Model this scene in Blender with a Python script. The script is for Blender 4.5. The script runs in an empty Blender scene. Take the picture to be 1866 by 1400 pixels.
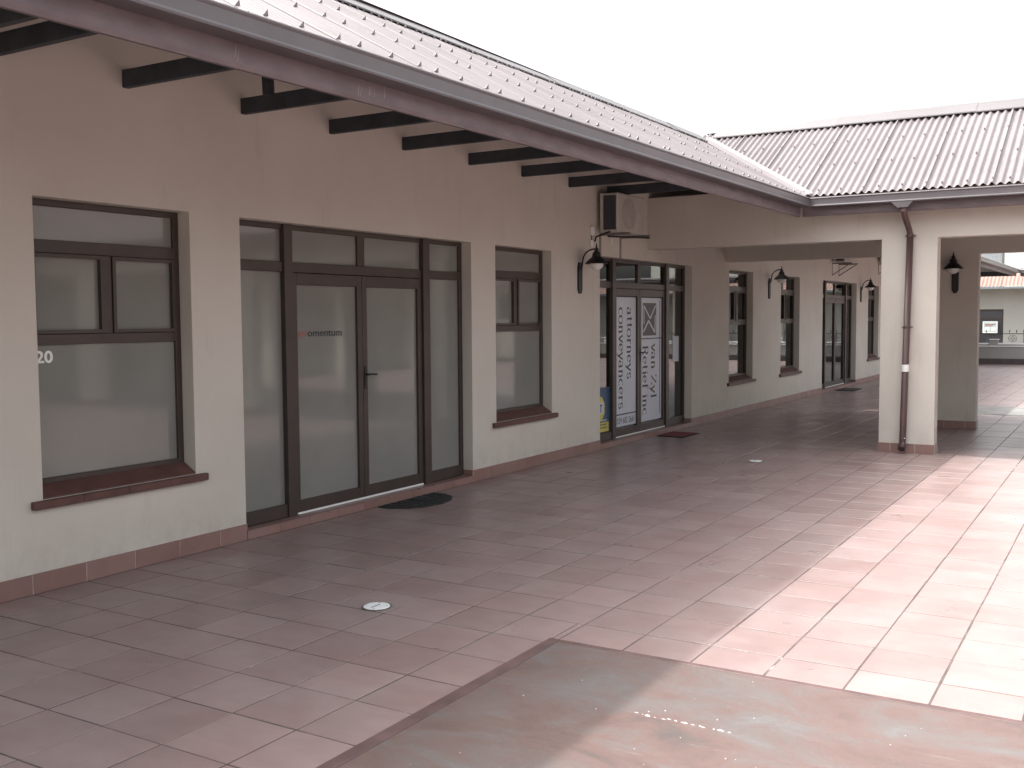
import bpy, bmesh, math, random
from mathutils import Vector, Matrix
random.seed(7)
S = bpy.context.scene
COL = S.collection
PI = math.pi

# ------------------------------------------------------------------ camera, light, exposure
F_PX, W_PX, H_PX = 1880.256, 1866.0, 1400.0
YAW, PITCH, ROLL = math.radians(31.0837), math.radians(3.68625), math.radians(-0.38166)
CAM = Vector((6.0089, 0.0, 1.7548))
fwd = Vector((-math.sin(YAW) * math.cos(PITCH), math.cos(YAW) * math.cos(PITCH), -math.sin(PITCH)))
rt = fwd.cross(Vector((0, 0, 1))).normalized()
up = rt.cross(fwd)
cr, sr = math.cos(ROLL), math.sin(ROLL)
R2, U2 = rt * cr + up * sr, up * cr - rt * sr
cd = bpy.data.cameras.new('camera')
cd.sensor_fit = 'HORIZONTAL'
cd.sensor_width = 36.0
cd.lens = 36.0 * F_PX / W_PX
cd.clip_start = 0.05
cd.clip_end = 2000
cam = bpy.data.objects.new('camera', cd)
COL.objects.link(cam)
M = Matrix.Identity(4)
for i in range(3):
    M[i][0] = R2[i]; M[i][1] = U2[i]; M[i][2] = -fwd[i]; M[i][3] = CAM[i]
cam.matrix_world = M
S.camera = cam

# sunlight travels along (1.70, 0.48, -3.24): high sun behind the left building
SUN = Vector((1.70, 0.48, -3.24)).normalized()
elev = math.asin(-SUN.z)
azim = math.atan2(-SUN.x, -SUN.y)            # clockwise from +Y, towards the sun
world = bpy.data.worlds.new("World"); S.world = world
world.use_nodes = True
wn = world.node_tree.nodes; wl = world.node_tree.links
for n in list(wn): wn.remove(n)
sky = wn.new('ShaderNodeTexSky'); sky.sky_type = 'NISHITA'; sky.sun_disc = False
sky.sun_elevation = elev; sky.sun_rotation = azim
sky.air_density = 1.6; sky.dust_density = 9.0; sky.ozone_density = 1.0; sky.altitude = 200
hs = wn.new('ShaderNodeHueSaturation'); hs.inputs['Saturation'].default_value = 0.25; hs.inputs['Value'].default_value = 1.35
bg = wn.new('ShaderNodeBackground'); bg.inputs['Strength'].default_value = 0.15
wo = wn.new('ShaderNodeOutputWorld')
wl.new(sky.outputs[0], hs.inputs['Color']); wl.new(hs.outputs[0], bg.inputs['Color']); wl.new(bg.outputs[0], wo.inputs['Surface'])
ld = bpy.data.lights.new('sun', 'SUN'); ld.energy = 2.0; ld.angle = math.radians(1.2); ld.color = (1.0, 0.98, 0.95)
sun = bpy.data.objects.new('sun', ld); COL.objects.link(sun)
sun.rotation_euler = SUN.to_track_quat('-Z', 'Y').to_euler(); sun.location = (0, 0, 20)
S.view_settings.view_transform = 'Standard'
S.view_settings.look = 'None'
S.view_settings.gamma = 1.0
S.view_settings.exposure = 1.32
S.view_settings.use_curve_mapping = False

# ------------------------------------------------------------------ helpers
class MB:
    def __init__(s): s.v = []; s.f = []
    def quad(s, a, b, c, d):
        n = len(s.v); s.v += [tuple(a), tuple(b), tuple(c), tuple(d)]; s.f.append((n, n+1, n+2, n+3)); return s
    def box(s, x0, x1, y0, y1, z0, z1):
        n = len(s.v)
        s.v += [(x0,y0,z0),(x1,y0,z0),(x1,y1,z0),(x0,y1,z0),(x0,y0,z1),(x1,y0,z1),(x1,y1,z1),(x0,y1,z1)]
        for q in ((0,3,2,1),(4,5,6,7),(0,1,5,4),(1,2,6,5),(2,3,7,6),(3,0,4,7)): s.f.append(tuple(n+i for i in q))
        return s
    def prism(s, pts, a, b, axis):
        """extrude closed 2-D outline between a and b along axis (0: pts are y,z; 1: x,z; 2: x,y)"""
        def P(p, t): return (t, p[0], p[1]) if axis == 0 else ((p[0], t, p[1]) if axis == 1 else (p[0], p[1], t))
        n = len(s.v); k = len(pts)
        s.v += [P(p, a) for p in pts] + [P(p, b) for p in pts]
        s.f.append(tuple(n+i for i in range(k))[::-1]); s.f.append(tuple(n+k+i for i in range(k)))
        for i in range(k):
            j = (i+1) % k; s.f.append((n+i, n+j, n+k+j, n+k+i))
        return s
    def tube(s, pts, r, seg=10, cap=True):
        pts = [Vector(p) for p in pts]; rings = []
        for i, p in enumerate(pts):
            d = (pts[min(i+1, len(pts)-1)] - pts[max(i-1, 0)]).normalized()
            a = d.cross(Vector((0, 0, 1)))
            if a.length < 1e-3: a = d.cross(Vector((0, 1, 0)))
            a.normalize(); b = d.cross(a).normalized()
            rr = r[i] if isinstance(r, (list, tuple)) else r
            n = len(s.v); rings.append(n)
            for k in range(seg):
                t = 2*PI*k/seg; s.v.append(tuple(p + a*rr*math.cos(t) + b*rr*math.sin(t)))
        for i in range(len(rings)-1):
            for k in range(seg):
                j = (k+1) % seg; s.f.append((rings[i]+k, rings[i]+j, rings[i+1]+j, rings[i+1]+k))
        if cap:
            s.f.append(tuple(rings[0]+k for k in range(seg))[::-1]); s.f.append(tuple(rings[-1]+k for k in range(seg)))
        return s
    def lathe(s, prof, cx, cy, seg=24):
        """profile [(r, z)] turned about a vertical axis at cx, cy"""
        rings = []
        for r, z in prof:
            rings.append(len(s.v))
            for k in range(seg):
                t = 2*PI*k/seg; s.v.append((cx + r*math.cos(t), cy + r*math.sin(t), z))
        for i in range(len(rings)-1):
            for k in range(seg):
                j = (k+1) % seg; s.f.append((rings[i]+k, rings[i]+j, rings[i+1]+j, rings[i+1]+k))
        return s
    def mesh(s, name='mesh', bevel=0, smooth=False, weld=False):
        m = bpy.data.meshes.new(name); m.from_pydata(s.v, [], s.f); m.update()
        bm = bmesh.new(); bm.from_mesh(m)
        if weld: bmesh.ops.remove_doubles(bm, verts=bm.verts, dist=1e-5)
        bmesh.ops.recalc_face_normals(bm, faces=bm.faces)
        if bevel:
            bmesh.ops.bevel(bm, geom=list(bm.edges), offset=bevel, segments=1, profile=0.5, affect='EDGES')
        bm.to_mesh(m); bm.free()
        if smooth:
            for p in m.polygons: p.use_smooth = True
        return m
    def obj(s, name, mat, parent=None, bevel=0, smooth=False, weld=False):
        return link(name, s.mesh(name, bevel, smooth, weld), mat, parent)

def link(name, mesh, mat, parent=None):
    o = bpy.data.objects.new(name, mesh); COL.objects.link(o)
    if mat and not mesh.materials: mesh.materials.append(mat)
    if parent: o.parent = parent; o.matrix_parent_inverse = parent_inv(parent)
    return o
def parent_inv(p):
    # top-level things sit at their base; their parts are built in world coordinates
    return Matrix.Identity(4) if p.parent else Matrix.Translation(-p.location)
def empty(name, loc=(0, 0, 0)):
    o = bpy.data.objects.new(name, None); COL.objects.link(o); o.location = loc; o.empty_display_size = 0.2; return o
def tag(o, label=None, cat=None, group=None, kind=None):
    if label: o['label'] = label
    if cat: o['category'] = cat
    if group: o['group'] = group
    if kind: o['kind'] = kind
    return o

# ------------------------------------------------------------------ materials
def newmat(name):
    m = bpy.data.materials.new(name); m.use_nodes = True
    nt = m.node_tree; b = nt.nodes['Principled BSDF']
    return m, nt, b
def noise(nt, scale, detail=4, vec=None, rough=0.55, dist=0.0):
    n = nt.nodes.new('ShaderNodeTexNoise'); n.inputs['Scale'].default_value = scale
    n.inputs['Detail'].default_value = detail; n.inputs['Roughness'].default_value = rough; n.inputs['Distortion'].default_value = dist
    if vec: nt.links.new(vec, n.inputs['Vector'])
    return n.outputs['Fac']
def ramp(nt, fac, stops):
    r = nt.nodes.new('ShaderNodeValToRGB'); e = r.color_ramp.elements
    while len(e) < len(stops): e.new(0.5)
    for k, (p, c) in enumerate(stops):
        e[k].position = p; e[k].color = (*c, 1) if len(c) == 3 else c
    nt.links.new(fac, r.inputs[0]); return r.outputs[0]
def mix(nt, fac, a, b, mode='MIX'):
    m = nt.nodes.new('ShaderNodeMix'); m.data_type = 'RGBA'; m.blend_type = mode
    for s, v in ((0, fac), (6, a), (7, b)):
        if isinstance(v, (int, float)): m.inputs[s].default_value = v
        elif isinstance(v, tuple): m.inputs[s].default_value = (*v, 1)
        else: nt.links.new(v, m.inputs[s])
    return m.outputs[2]
def math_(nt, op, a, b=0.0):
    m = nt.nodes.new('ShaderNodeMath'); m.operation = op
    for k, v in enumerate((a, b)):
        if isinstance(v, (int, float)): m.inputs[k].default_value = v
        else: nt.links.new(v, m.inputs[k])
    return m.outputs[0]
def bump(nt, b, h, strength=0.2, dist=0.01):
    n = nt.nodes.new('ShaderNodeBump'); n.inputs['Strength'].default_value = strength; n.inputs['Distance'].default_value = dist
    nt.links.new(h, n.inputs['Height']); nt.links.new(n.outputs[0], b.inputs['Normal'])
def geo_pos(nt):
    return nt.nodes.new('ShaderNodeNewGeometry').outputs['Position']
def scaled(nt, vec, s):
    m = nt.nodes.new('ShaderNodeMapping'); m.inputs['Scale'].default_value = s; nt.links.new(vec, m.inputs['Vector']); return m.outputs[0]
def simple(name, c, rough=0.5, var=0.12, scale=6, metal=0.0, bmp=0.0, bscale=60, spec=0.5, stretch=(1, 1, 1)):
    m, nt, b = newmat(name)
    p = scaled(nt, geo_pos(nt), stretch)
    f = noise(nt, scale, 5, p)
    lo = tuple(x*(1-var) for x in c); hi = tuple(min(1, x*(1+var)) for x in c)
    nt.links.new(ramp(nt, f, [(0.3, lo), (0.7, hi)]), b.inputs['Base Color'])
    b.inputs['Roughness'].default_value = rough; b.inputs['Metallic'].default_value = metal
    b.inputs['Specular IOR Level'].default_value = spec
    if bmp: bump(nt, b, noise(nt, bscale, 3, p), bmp, 0.004)
    return m

def plaster():
    m, nt, b = newmat('cream_plaster')
    p = geo_pos(nt)
    c = ramp(nt, noise(nt, 1.3, 6, p), [(0.3, (0.565, 0.525, 0.470)), (0.7, (0.615, 0.580, 0.525))])
    # faint damp streaks and smudges with a shape of their own
    st = ramp(nt, noise(nt, 1.0, 6, scaled(nt, p, (3.2, 3.2, 0.45)), 0.7), [(0.58, (1, 1, 1)), (0.80, (0.86, 0.84, 0.80))])
    c = mix(nt, 1.0, c, st, 'MULTIPLY')
    sp = ramp(nt, noise(nt, 9, 3, p), [(0.70, (1, 1, 1)), (0.80, (0.88, 0.86, 0.82))])
    c = mix(nt, 0.6, c, sp, 'MULTIPLY')
    # splash dirt low on the wall, rubbed patches at hand height
    sx = nt.nodes.new('ShaderNodeSeparateXYZ'); nt.links.new(p, sx.inputs[0])
    low = ramp(nt, sx.outputs['Z'], [(0.12, (1, 1, 1)), (0.46, (0, 0, 0))])
    dn = ramp(nt, noise(nt, 7, 6, scaled(nt, p, (1, 1, 0.7)), 0.7), [(0.42, (0, 0, 0)), (0.72, (1, 1, 1))])
    c = mix(nt, math_(nt, 'MULTIPLY', mix(nt, 1.0, low, dn, 'MULTIPLY'), 0.38), c, (0.36, 0.30, 0.26))
    rub = ramp(nt, noise(nt, 2.3, 6, scaled(nt, p, (1, 1, 1.6)), 0.75, 0.4), [(0.63, (0, 0, 0)), (0.74, (1, 1, 1))])
    c = mix(nt, math_(nt, 'MULTIPLY', rub, 0.16), c, (0.40, 0.37, 0.33))
    nt.links.new(c, b.inputs['Base Color']); b.inputs['Roughness'].default_value = 0.88
    b.inputs['Specular IOR Level'].default_value = 0.25
    hh = math_(nt, 'ADD', math_(nt, 'MULTIPLY', noise(nt, 3.5, 3, p), 3.0), noise(nt, 160, 4, p))
    bump(nt, b, hh, 0.30, 0.004)
    return m
def tile_mat(name, base, alt, dusty):
    m, nt, b = newmat(name)
    oi = nt.nodes.new('ShaderNodeObjectInfo'); g = nt.nodes.new('ShaderNodeNewGeometry')
    rnd = math_(nt, 'FRACT', math_(nt, 'ADD', oi.outputs['Random'], g.outputs['Random Per Island']))
    pos = g.outputs['Position']
    cxyz = nt.nodes.new('ShaderNodeCombineXYZ'); nt.links.new(math_(nt, 'MULTIPLY', rnd, 40.0), cxyz.inputs[2])
    va = nt.nodes.new('ShaderNodeVectorMath'); va.operation = 'ADD'
    nt.links.new(pos, va.inputs[0]); nt.links.new(cxyz.outputs[0], va.inputs[1])
    v = va.outputs[0]
    c = ramp(nt, rnd, [(0.0, base), (0.5, tuple((a+b_)/2 for a, b_ in zip(base, alt))), (1.0, alt)])
    cloud = ramp(nt, noise(nt, 5.5, 5, scaled(nt, v, (0.6, 1.5, 1)), 0.6, 0.6), [(0.32, (0.92, 0.92, 0.92)), (0.68, (1.08, 1.07, 1.06))])
    c = mix(nt, 1.0, c, cloud, 'MULTIPLY')
    dust = ramp(nt, noise(nt, 1.6, 6, pos, 0.65, 0.3), [(0.40, (0, 0, 0)), (0.75, (1, 1, 1))])
    c = mix(nt, math_(nt, 'MULTIPLY', dust, 0.42), c, dusty)
    spk = ramp(nt, noise(nt, 75, 2, pos), [(0.70, (0, 0, 0)), (0.78, (1, 1, 1))])
    c = mix(nt, math_(nt, 'MULTIPLY', spk, 0.10), c, (0.6, 0.55, 0.5))
    nt.links.new(c, b.inputs['Base Color'])
    nt.links.new(ramp(nt, noise(nt, 2.4, 4, pos), [(0.3, (0.27, 0.27, 0.27)), (0.7, (0.42, 0.42, 0.42))]), b.inputs['Roughness'])
    b.inputs['Specular IOR Level'].default_value = 0.5
    bump(nt, b, noise(nt, 60, 5, scaled(nt, v, (1, 3, 1))), 0.035, 0.002)
    return m
def grout_mat():
    m, nt, b = newmat('dirty_grout')
    p = geo_pos(nt)
    c = ramp(nt, noise(nt, 2.1, 7, scaled(nt, p, (1, 0.7, 1)), 0.75), [(0.40, (0.060, 0.049, 0.045)), (0.60, (0.13, 0.105, 0.097)), (0.68, (0.50, 0.47, 0.44))])
    nt.links.new(c, b.inputs['Base Color']); b.inputs['Roughness'].default_value = 0.95
    bump(nt, b, noise(nt, 120, 3, p), 0.5, 0.004)
    return m
def slab_mat():
    m, nt, b = newmat('painted_slab_red_oxide')
    p = geo_pos(nt)
    s = scaled(nt, p, (0.75, 1.35, 1))
    c = ramp(nt, noise(nt, 2.2, 9, s, 0.72, 0.7), [(0.32, (0.078, 0.062, 0.058)), (0.46, (0.128, 0.082, 0.071)), (0.60, (0.122, 0.104, 0.098)), (0.74, (0.145, 0.140, 0.136))])
    w = ramp(nt, noise(nt, 9, 6, scaled(nt, p, (0.35, 2.2, 1)), 0.7), [(0.60, (0, 0, 0)), (0.72, (1, 1, 1))])
    c = mix(nt, math_(nt, 'MULTIPLY', w, 0.28), c, (0.27, 0.245, 0.23))
    d = ramp(nt, noise(nt, 2.6, 5, p, 0.6), [(0.60, (0, 0, 0)), (0.78, (1, 1, 1))])
    c = mix(nt, math_(nt, 'MULTIPLY', d, 0.4), c, (0.085, 0.078, 0.072))
    vor = nt.nodes.new('ShaderNodeTexVoronoi'); vor.inputs['Scale'].default_value = 7.5; nt.links.new(p, vor.inputs['Vector'])
    sp = ramp(nt, vor.outputs['Distance'], [(0.012, (1, 1, 1)), (0.020, (0, 0, 0))])
    c = mix(nt, sp, c, (0.75, 0.73, 0.7))
    nt.links.new(c, b.inputs['Base Color'])
    nt.links.new(ramp(nt, noise(nt, 1.9, 5, s), [(0.3, (0.42, 0.42, 0.42)), (0.65, (0.62, 0.62, 0.62))]), b.inputs['Roughness'])
    bump(nt, b, noise(nt, 22, 8, p, 0.7), 0.45, 0.008)
    return m
def roof_mat(name, c0, c1):
    m, nt, b = newmat(name)
    p = geo_pos(nt)
    c = ramp(nt, noise(nt, 1.1, 5, p, 0.6), [(0.3, c0), (0.7, c1)])
    st = ramp(nt, noise(nt, 2.0, 5, scaled(nt, p, (1, 6, 1)), 0.6), [(0.50, (1, 1, 1)), (0.75, (0.86, 0.83, 0.82))])
    c = mix(nt, 1.0, c, st, 'MULTIPLY')
    ob = nt.nodes.new('ShaderNodeObjectInfo')
    c = mix(nt, 1.0, c, ramp(nt, ob.outputs['Random'], [(0, (0.93, 0.92, 0.92)), (1, (1.05, 1.04, 1.04))]), 'MULTIPLY')
    nt.links.new(c, b.inputs['Base Color']); b.inputs['Roughness'].default_value = 0.5
    b.inputs['Specular IOR Level'].default_value = 0.45
    return m
def film_pane(name, c, rough=0.12):
    m, nt, b = newmat(name)
    p = geo_pos(nt)
    cc = ramp(nt, noise(nt, 1.4, 4, p), [(0.3, tuple(x*0.93 for x in c)), (0.7, tuple(x*1.07 for x in c))])
    nt.links.new(cc, b.inputs['Base Color']); b.inputs['Roughness'].default_value = 0.7
    b.inputs['Specular IOR Level'].default_value = 0.0
    b.inputs['Coat Weight'].default_value = 1.0; b.inputs['Coat Roughness'].default_value = rough; b.inputs['Coat IOR'].default_value = 1.52
    return m
def clear_glass(name, tint=(0.55, 0.60, 0.58)):
    m, nt, b = newmat(name)
    nt.nodes.remove(b)
    fr = nt.nodes.new('ShaderNodeFresnel'); fr.inputs['IOR'].default_value = 1.9
    tr = nt.nodes.new('ShaderNodeBsdfTransparent'); tr.inputs[0].default_value = (*tint, 1)
    gl = nt.nodes.new('ShaderNodeBsdfGlossy'); gl.inputs['Roughness'].default_value = 0.01; gl.inputs['Color'].default_value = (0.95, 0.97, 0.97, 1)
    wv = noise(nt, 1.2, 2, geo_pos(nt))
    bp = nt.nodes.new('ShaderNodeBump'); bp.inputs['Strength'].default_value = 0.02; bp.inputs['Distance'].default_value = 0.01
    nt.links.new(wv, bp.inputs['Height']); nt.links.new(bp.outputs[0], gl.inputs['Normal'])
    mx = nt.nodes.new('ShaderNodeMixShader'); out = nt.nodes['Material Output']
    nt.links.new(fr.outputs[0], mx.inputs[0]); nt.links.new(tr.outputs[0], mx.inputs[1]); nt.links.new(gl.outputs[0], mx.inputs[2])
    nt.links.new(mx.outputs[0], out.inputs['Surface'])
    return m

PLASTER = plaster()
BOUNCECUT = simple('bounce_cut_dark', (0.06, 0.05, 0.045), 0.8, 0.25, 5)  # dark tone set to cut bounced light under roof and arcade
TILE = tile_mat('terracotta_floor_tile', (0.240, 0.164, 0.155), (0.295, 0.210, 0.200), (0.35, 0.31, 0.297))
SKIRT = tile_mat('terracotta_skirting_tile', (0.235, 0.130, 0.112), (0.275, 0.160, 0.140), (0.31, 0.24, 0.22))
GROUT = grout_mat()
JOINT = simple('pale_joint_mortar', (0.50, 0.45, 0.41), 0.95, 0.25, 20)
SLAB = slab_mat()
SLABEDGE = simple('slab_border_paint', (0.105, 0.062, 0.057), 0.55, 0.3, 7)
ROOF = roof_mat('corrugated_roof_faded_red', (0.150, 0.130, 0.132), (0.190, 0.168, 0.170))
RIDGE = roof_mat('ridge_cap_sheet', (0.125, 0.115, 0.116), (0.15, 0.14, 0.14))
ROOF_FAR = roof_mat('corrugated_roof_terracotta', (0.19, 0.115, 0.095), (0.25, 0.155, 0.125))
GUTTER = simple('gutter_plum_enamel', (0.105, 0.093, 0.098), 0.38, 0.12, 3, spec=0.5)
FASCIA = simple('fascia_plum_paint', (0.135, 0.105, 0.112), 0.5, 0.22, 4, stretch=(1, 1, 3))
PIPE = simple('downpipe_brown_enamel', (0.082, 0.045, 0.042), 0.4, 0.15, 4)
BEAM = simple('truss_timber_dark', (0.040, 0.045, 0.055), 0.7, 0.3, 8)
FRAME = simple('bronze_aluminium_frame', (0.050, 0.036, 0.030), 0.42, 0.15, 5)
SILL = simple('sill_brown_tile', (0.105, 0.048, 0.040), 0.5, 0.25, 8)
BLACKIRON = simple('black_cast_iron', (0.014, 0.014, 0.016), 0.45, 0.2, 20)
OPAL = simple('opal_glass_globe', (0.72, 0.72, 0.70), 0.25, 0.04, 4)
FILM = film_pane('frosted_film_glass', (0.215, 0.217, 0.200), 0.05)
GLASS = clear_glass('clear_glass')
VINYL = simple('white_vinyl', (0.56, 0.59, 0.66), 0.4, 0.05, 3)
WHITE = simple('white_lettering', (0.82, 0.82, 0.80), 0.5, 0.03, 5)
INK = simple('black_ink', (0.03, 0.033, 0.045), 0.5, 0.1, 9)
LOGOINK = simple('dark_grey_ink', (0.085, 0.080, 0.082), 0.5, 0.05, 9)
REDINK = simple('red_ink', (0.36, 0.10, 0.08), 0.5, 0.1, 9)
BLUEINK = simple('blue_sticker', (0.035, 0.085, 0.16), 0.45, 0.1, 9)
YELLOWINK = simple('yellow_sticker', (0.62, 0.53, 0.10), 0.45, 0.1, 9)
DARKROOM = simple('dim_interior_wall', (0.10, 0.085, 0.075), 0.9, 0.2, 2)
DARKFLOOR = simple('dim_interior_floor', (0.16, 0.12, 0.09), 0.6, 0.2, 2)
CURTAIN = simple('dark_red_curtain', (0.12, 0.02, 0.018), 0.9, 0.3, 8)
ACWHITE = simple('aircon_casing_offwhite', (0.50, 0.47, 0.43), 0.5, 0.08, 5)
ACDARK = simple('aircon_dark', (0.045, 0.045, 0.055), 0.6, 0.15, 40)
STEEL = simple('dull_steel', (0.24, 0.23, 0.22), 0.45, 0.15, 10, metal=0.6)
ALU = simple('bare_aluminium', (0.62, 0.62, 0.60), 0.35, 0.08, 10, metal=0.3)
RUBBER = simple('black_rubber', (0.022, 0.022, 0.023), 0.8, 0.3, 25, bmp=0.5)
REDMAT = simple('dark_red_mat', (0.17, 0.035, 0.042), 0.95, 0.25, 30, bmp=0.5)
GREYMAT = simple('dark_grey_mat', (0.045, 0.042, 0.040), 0.95, 0.25, 30, bmp=0.5)
DRAINW = simple('white_plastic_cover', (0.80, 0.82, 0.80), 0.4, 0.04, 10)
EARTH = simple('dry_ground', (0.20, 0.17, 0.14), 0.95, 0.3, 0.6)
FARWALL = simple('far_wall_plaster', (0.30, 0.30, 0.285), 0.9, 0.06, 0.8)
FARCREAM = simple('far_cream_plaster', (0.66, 0.68, 0.62), 0.9, 0.04, 0.8)
COPING = simple('white_coping', (0.80, 0.80, 0.78), 0.7, 0.04, 4)
PAVBAND = simple('grey_concrete_band', (0.22, 0.215, 0.205), 0.85, 0.2, 3, bmp=0.3)
DARKPAINT = simple('dark_plinth_paint', (0.07, 0.055, 0.055), 0.7, 0.2, 4)
LEAF = simple('leaf_green', (0.07, 0.12, 0.04), 0.6, 0.3, 12)
BARK = simple('bark_brown', (0.12, 0.09, 0.06), 0.9, 0.3, 12)
POTM = simple('terracotta_pot_glaze', (0.30, 0.15, 0.10), 0.7, 0.15, 8)

# ------------------------------------------------------------------ ground and floor
g = MB(); g.quad((-400, -400, -0.06), (400, -400, -0.06), (400, 600, -0.06), (-400, 600, -0.06))
tag(g.obj('ground', EARTH), kind='structure')
TX0, TY0, TP, TQ = 2.983, 3.604, 0.38, 0.39344
FX0, FX1, FY0, FY1 = 0.0, 15.0, -6.0, 39.8
floor = MB().box(FX0-0.3, FX1+0.3, FY0, FY1, -0.058, -0.0019).obj('paved_floor', GROUT)
tag(floor, kind='structure')
SLABS = [(3.32, 7.6, 1.2, 4.84), (3.40, 7.6, 19.72, 21.50)]
def proj(p):
    d = Vector(p) - CAM; z = d.dot(fwd)
    if z < 0.2: return None
    return (W_PX/2 + F_PX*d.dot(R2)/z, H_PX/2 - F_PX*d.dot(U2)/z, z)
GAP = 0.0038
def tile_mesh(x0, x1, y0, y1, mbd, cx=0, cy=0, zt=0.0, jx=0, jy=0):
    a, b, c, d = x0+GAP*1.3-cx+jx, x1-GAP*1.3-cx+jx, y0+GAP*1.35-cy+jy, y1-GAP*1.35-cy+jy
    e = 0.0013; n = len(mbd.v)
    mbd.v += [(a,c,zt-0.008),(b,c,zt-0.008),(b,d,zt-0.008),(a,d,zt-0.008),(a,c,zt-e),(b,c,zt-e),(b,d,zt-e),(a,d,zt-e),
              (a+e,c+e,zt),(b-e,c+e,zt),(b-e,d-e,zt),(a+e,d-e,zt)]
    for q in ((0,1,5,4),(1,2,6,5),(2,3,7,6),(3,0,4,7),(4,5,9,8),(5,6,10,9),(6,7,11,10),(7,4,8,11),(8,9,10,11)):
        mbd.f.append(tuple(n+i for i in q))
cells = []
i0 = math.floor((FX0-TX0)/TP); i1 = math.ceil((FX1-TX0)/TP)
j0 = math.floor((FY0-TY0)/TQ); j1 = math.ceil((FY1-TY0)/TQ)
for i in range(i0, i1):
    for j in range(j0, j1):
        x0, x1 = max(FX0+0.012, TX0+i*TP), min(FX1, TX0+(i+1)*TP)
        y0, y1 = max(FY0, TY0+j*TQ), min(FY1, TY0+(j+1)*TQ)
        if x1-x0 < 0.03 or y1-y0 < 0.03: continue
        out = [(x0, x1, y0, y1)]
        for (a, b, c, d) in SLABS:      # cut tiles round the two cast slabs
            nx = []
            for (p, q, r, s) in out:
                if q <= a or p >= b or s <= c or r >= d: nx.append((p, q, r, s)); continue
                if p < a: nx.append((p, a, r, s))
                if q > b: nx.append((b, q, r, s))
                pp, qq = max(p, a), min(q, b)
                if r < c: nx.append((pp, qq, r, c))
                if s > d: nx.append((pp, qq, d, s))
            out = nx
        for (p, q, r, s) in out:
            if q-p < 0.02 or s-r < 0.02: continue
            full = abs(q-p-TP) < 1e-4 and abs(s-r-TQ) < 1e-4
            pr = [proj((u, v, 0)) for u in (p, q) for v in (r, s)]
            area = 0
            if all(pr):
                m = proj(((p+q)/2, (r+s)/2, 0))
                if -60 < m[0] < W_PX+60 and m[1] < H_PX+60:
                    area = (q-p)*(s-r)/m[2]**3
            cells.append((area, full, p, q, r, s))
cells.sort(key=lambda c: -c[0])
base = MB(); tile_mesh(0, TP, 0, TQ, base, TP/2, TQ/2)
shared = base.mesh('tile'); shared.materials.append(TILE)
rest = MB(); rc = random.Random(3)
for k, (area, full, p, q, r, s) in enumerate(cells):
    jx, jy, jz = rc.uniform(-.0018, .0018), rc.uniform(-.0018, .0018), rc.uniform(-.0005, .0008)
    if k < 296 and area > 0:
        if full:
            o = bpy.data.objects.new('tile', shared); COL.objects.link(o); o.parent = floor
            o.location = ((p+q)/2+jx, (r+s)/2+jy, jz)
            o.rotation_euler = (rc.uniform(-.0018, .0018), rc.uniform(-.0018, .0018), rc.uniform(-.003, .003))
        else:
            mb_ = MB(); tile_mesh(p, q, r, s, mb_, zt=jz)
            mb_.obj('tile', TILE, floor)
    else:
        tile_mesh(p, q, r, s, rest, zt=jz, jx=jx, jy=jy)
tf = rest.obj('tile_field', TILE, floor); tf['kind'] = 'stuff'

# cast slab let into the paving in front of the camera
sx0, sx1, sy0, sy1 = SLABS[0]
slab = tag(MB().box(sx0+0.075, sx1, sy0, sy1-0.045, -0.02, 0.010).obj('concrete_slab', SLAB, bevel=0.003), kind='structure')
MB().box(sx0+0.004, sx0+0.073, sy0, sy1-0.004, -0.02, 0.012).obj('slab_border', SLABEDGE, slab, bevel=0.003)
MB().box(sx0+0.075, sx1, sy1-0.043, sy1-0.004, -0.02, 0.012).obj('slab_border', SLABEDGE, slab, bevel=0.003)
mk = MB(); rs = random.Random(5)      # thin raised streak of pale chips on the slab
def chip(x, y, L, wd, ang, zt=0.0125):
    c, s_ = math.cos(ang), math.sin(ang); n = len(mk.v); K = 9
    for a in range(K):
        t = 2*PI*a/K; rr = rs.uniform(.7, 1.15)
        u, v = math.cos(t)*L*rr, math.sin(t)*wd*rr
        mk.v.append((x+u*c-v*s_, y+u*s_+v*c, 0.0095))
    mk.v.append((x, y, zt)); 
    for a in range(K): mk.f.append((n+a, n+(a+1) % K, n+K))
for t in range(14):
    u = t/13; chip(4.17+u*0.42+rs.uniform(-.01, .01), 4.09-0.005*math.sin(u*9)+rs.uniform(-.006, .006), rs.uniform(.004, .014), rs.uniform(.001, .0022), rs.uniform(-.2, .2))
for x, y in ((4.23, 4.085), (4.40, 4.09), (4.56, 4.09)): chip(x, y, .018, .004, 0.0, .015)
mk.obj('pale_streak', WHITE, slab)
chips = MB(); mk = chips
for t in range(34): chip(rs.uniform(3.6, 6.4), rs.uniform(3.0, 4.75), rs.uniform(.002, .0045), rs.uniform(.002, .004), rs.uniform(0, 3))  # tiny pale flecks scattered over the slab
o = chips.obj('pale_flecks', WHITE, slab); o['kind'] = 'stuff'
sx0, sx1, sy0, sy1 = SLABS[1]
tag(MB().box(sx0, sx1, sy0, sy1, -0.02, 0.008).obj('concrete_band', PAVBAND, bevel=0.003), kind='structure')

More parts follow.
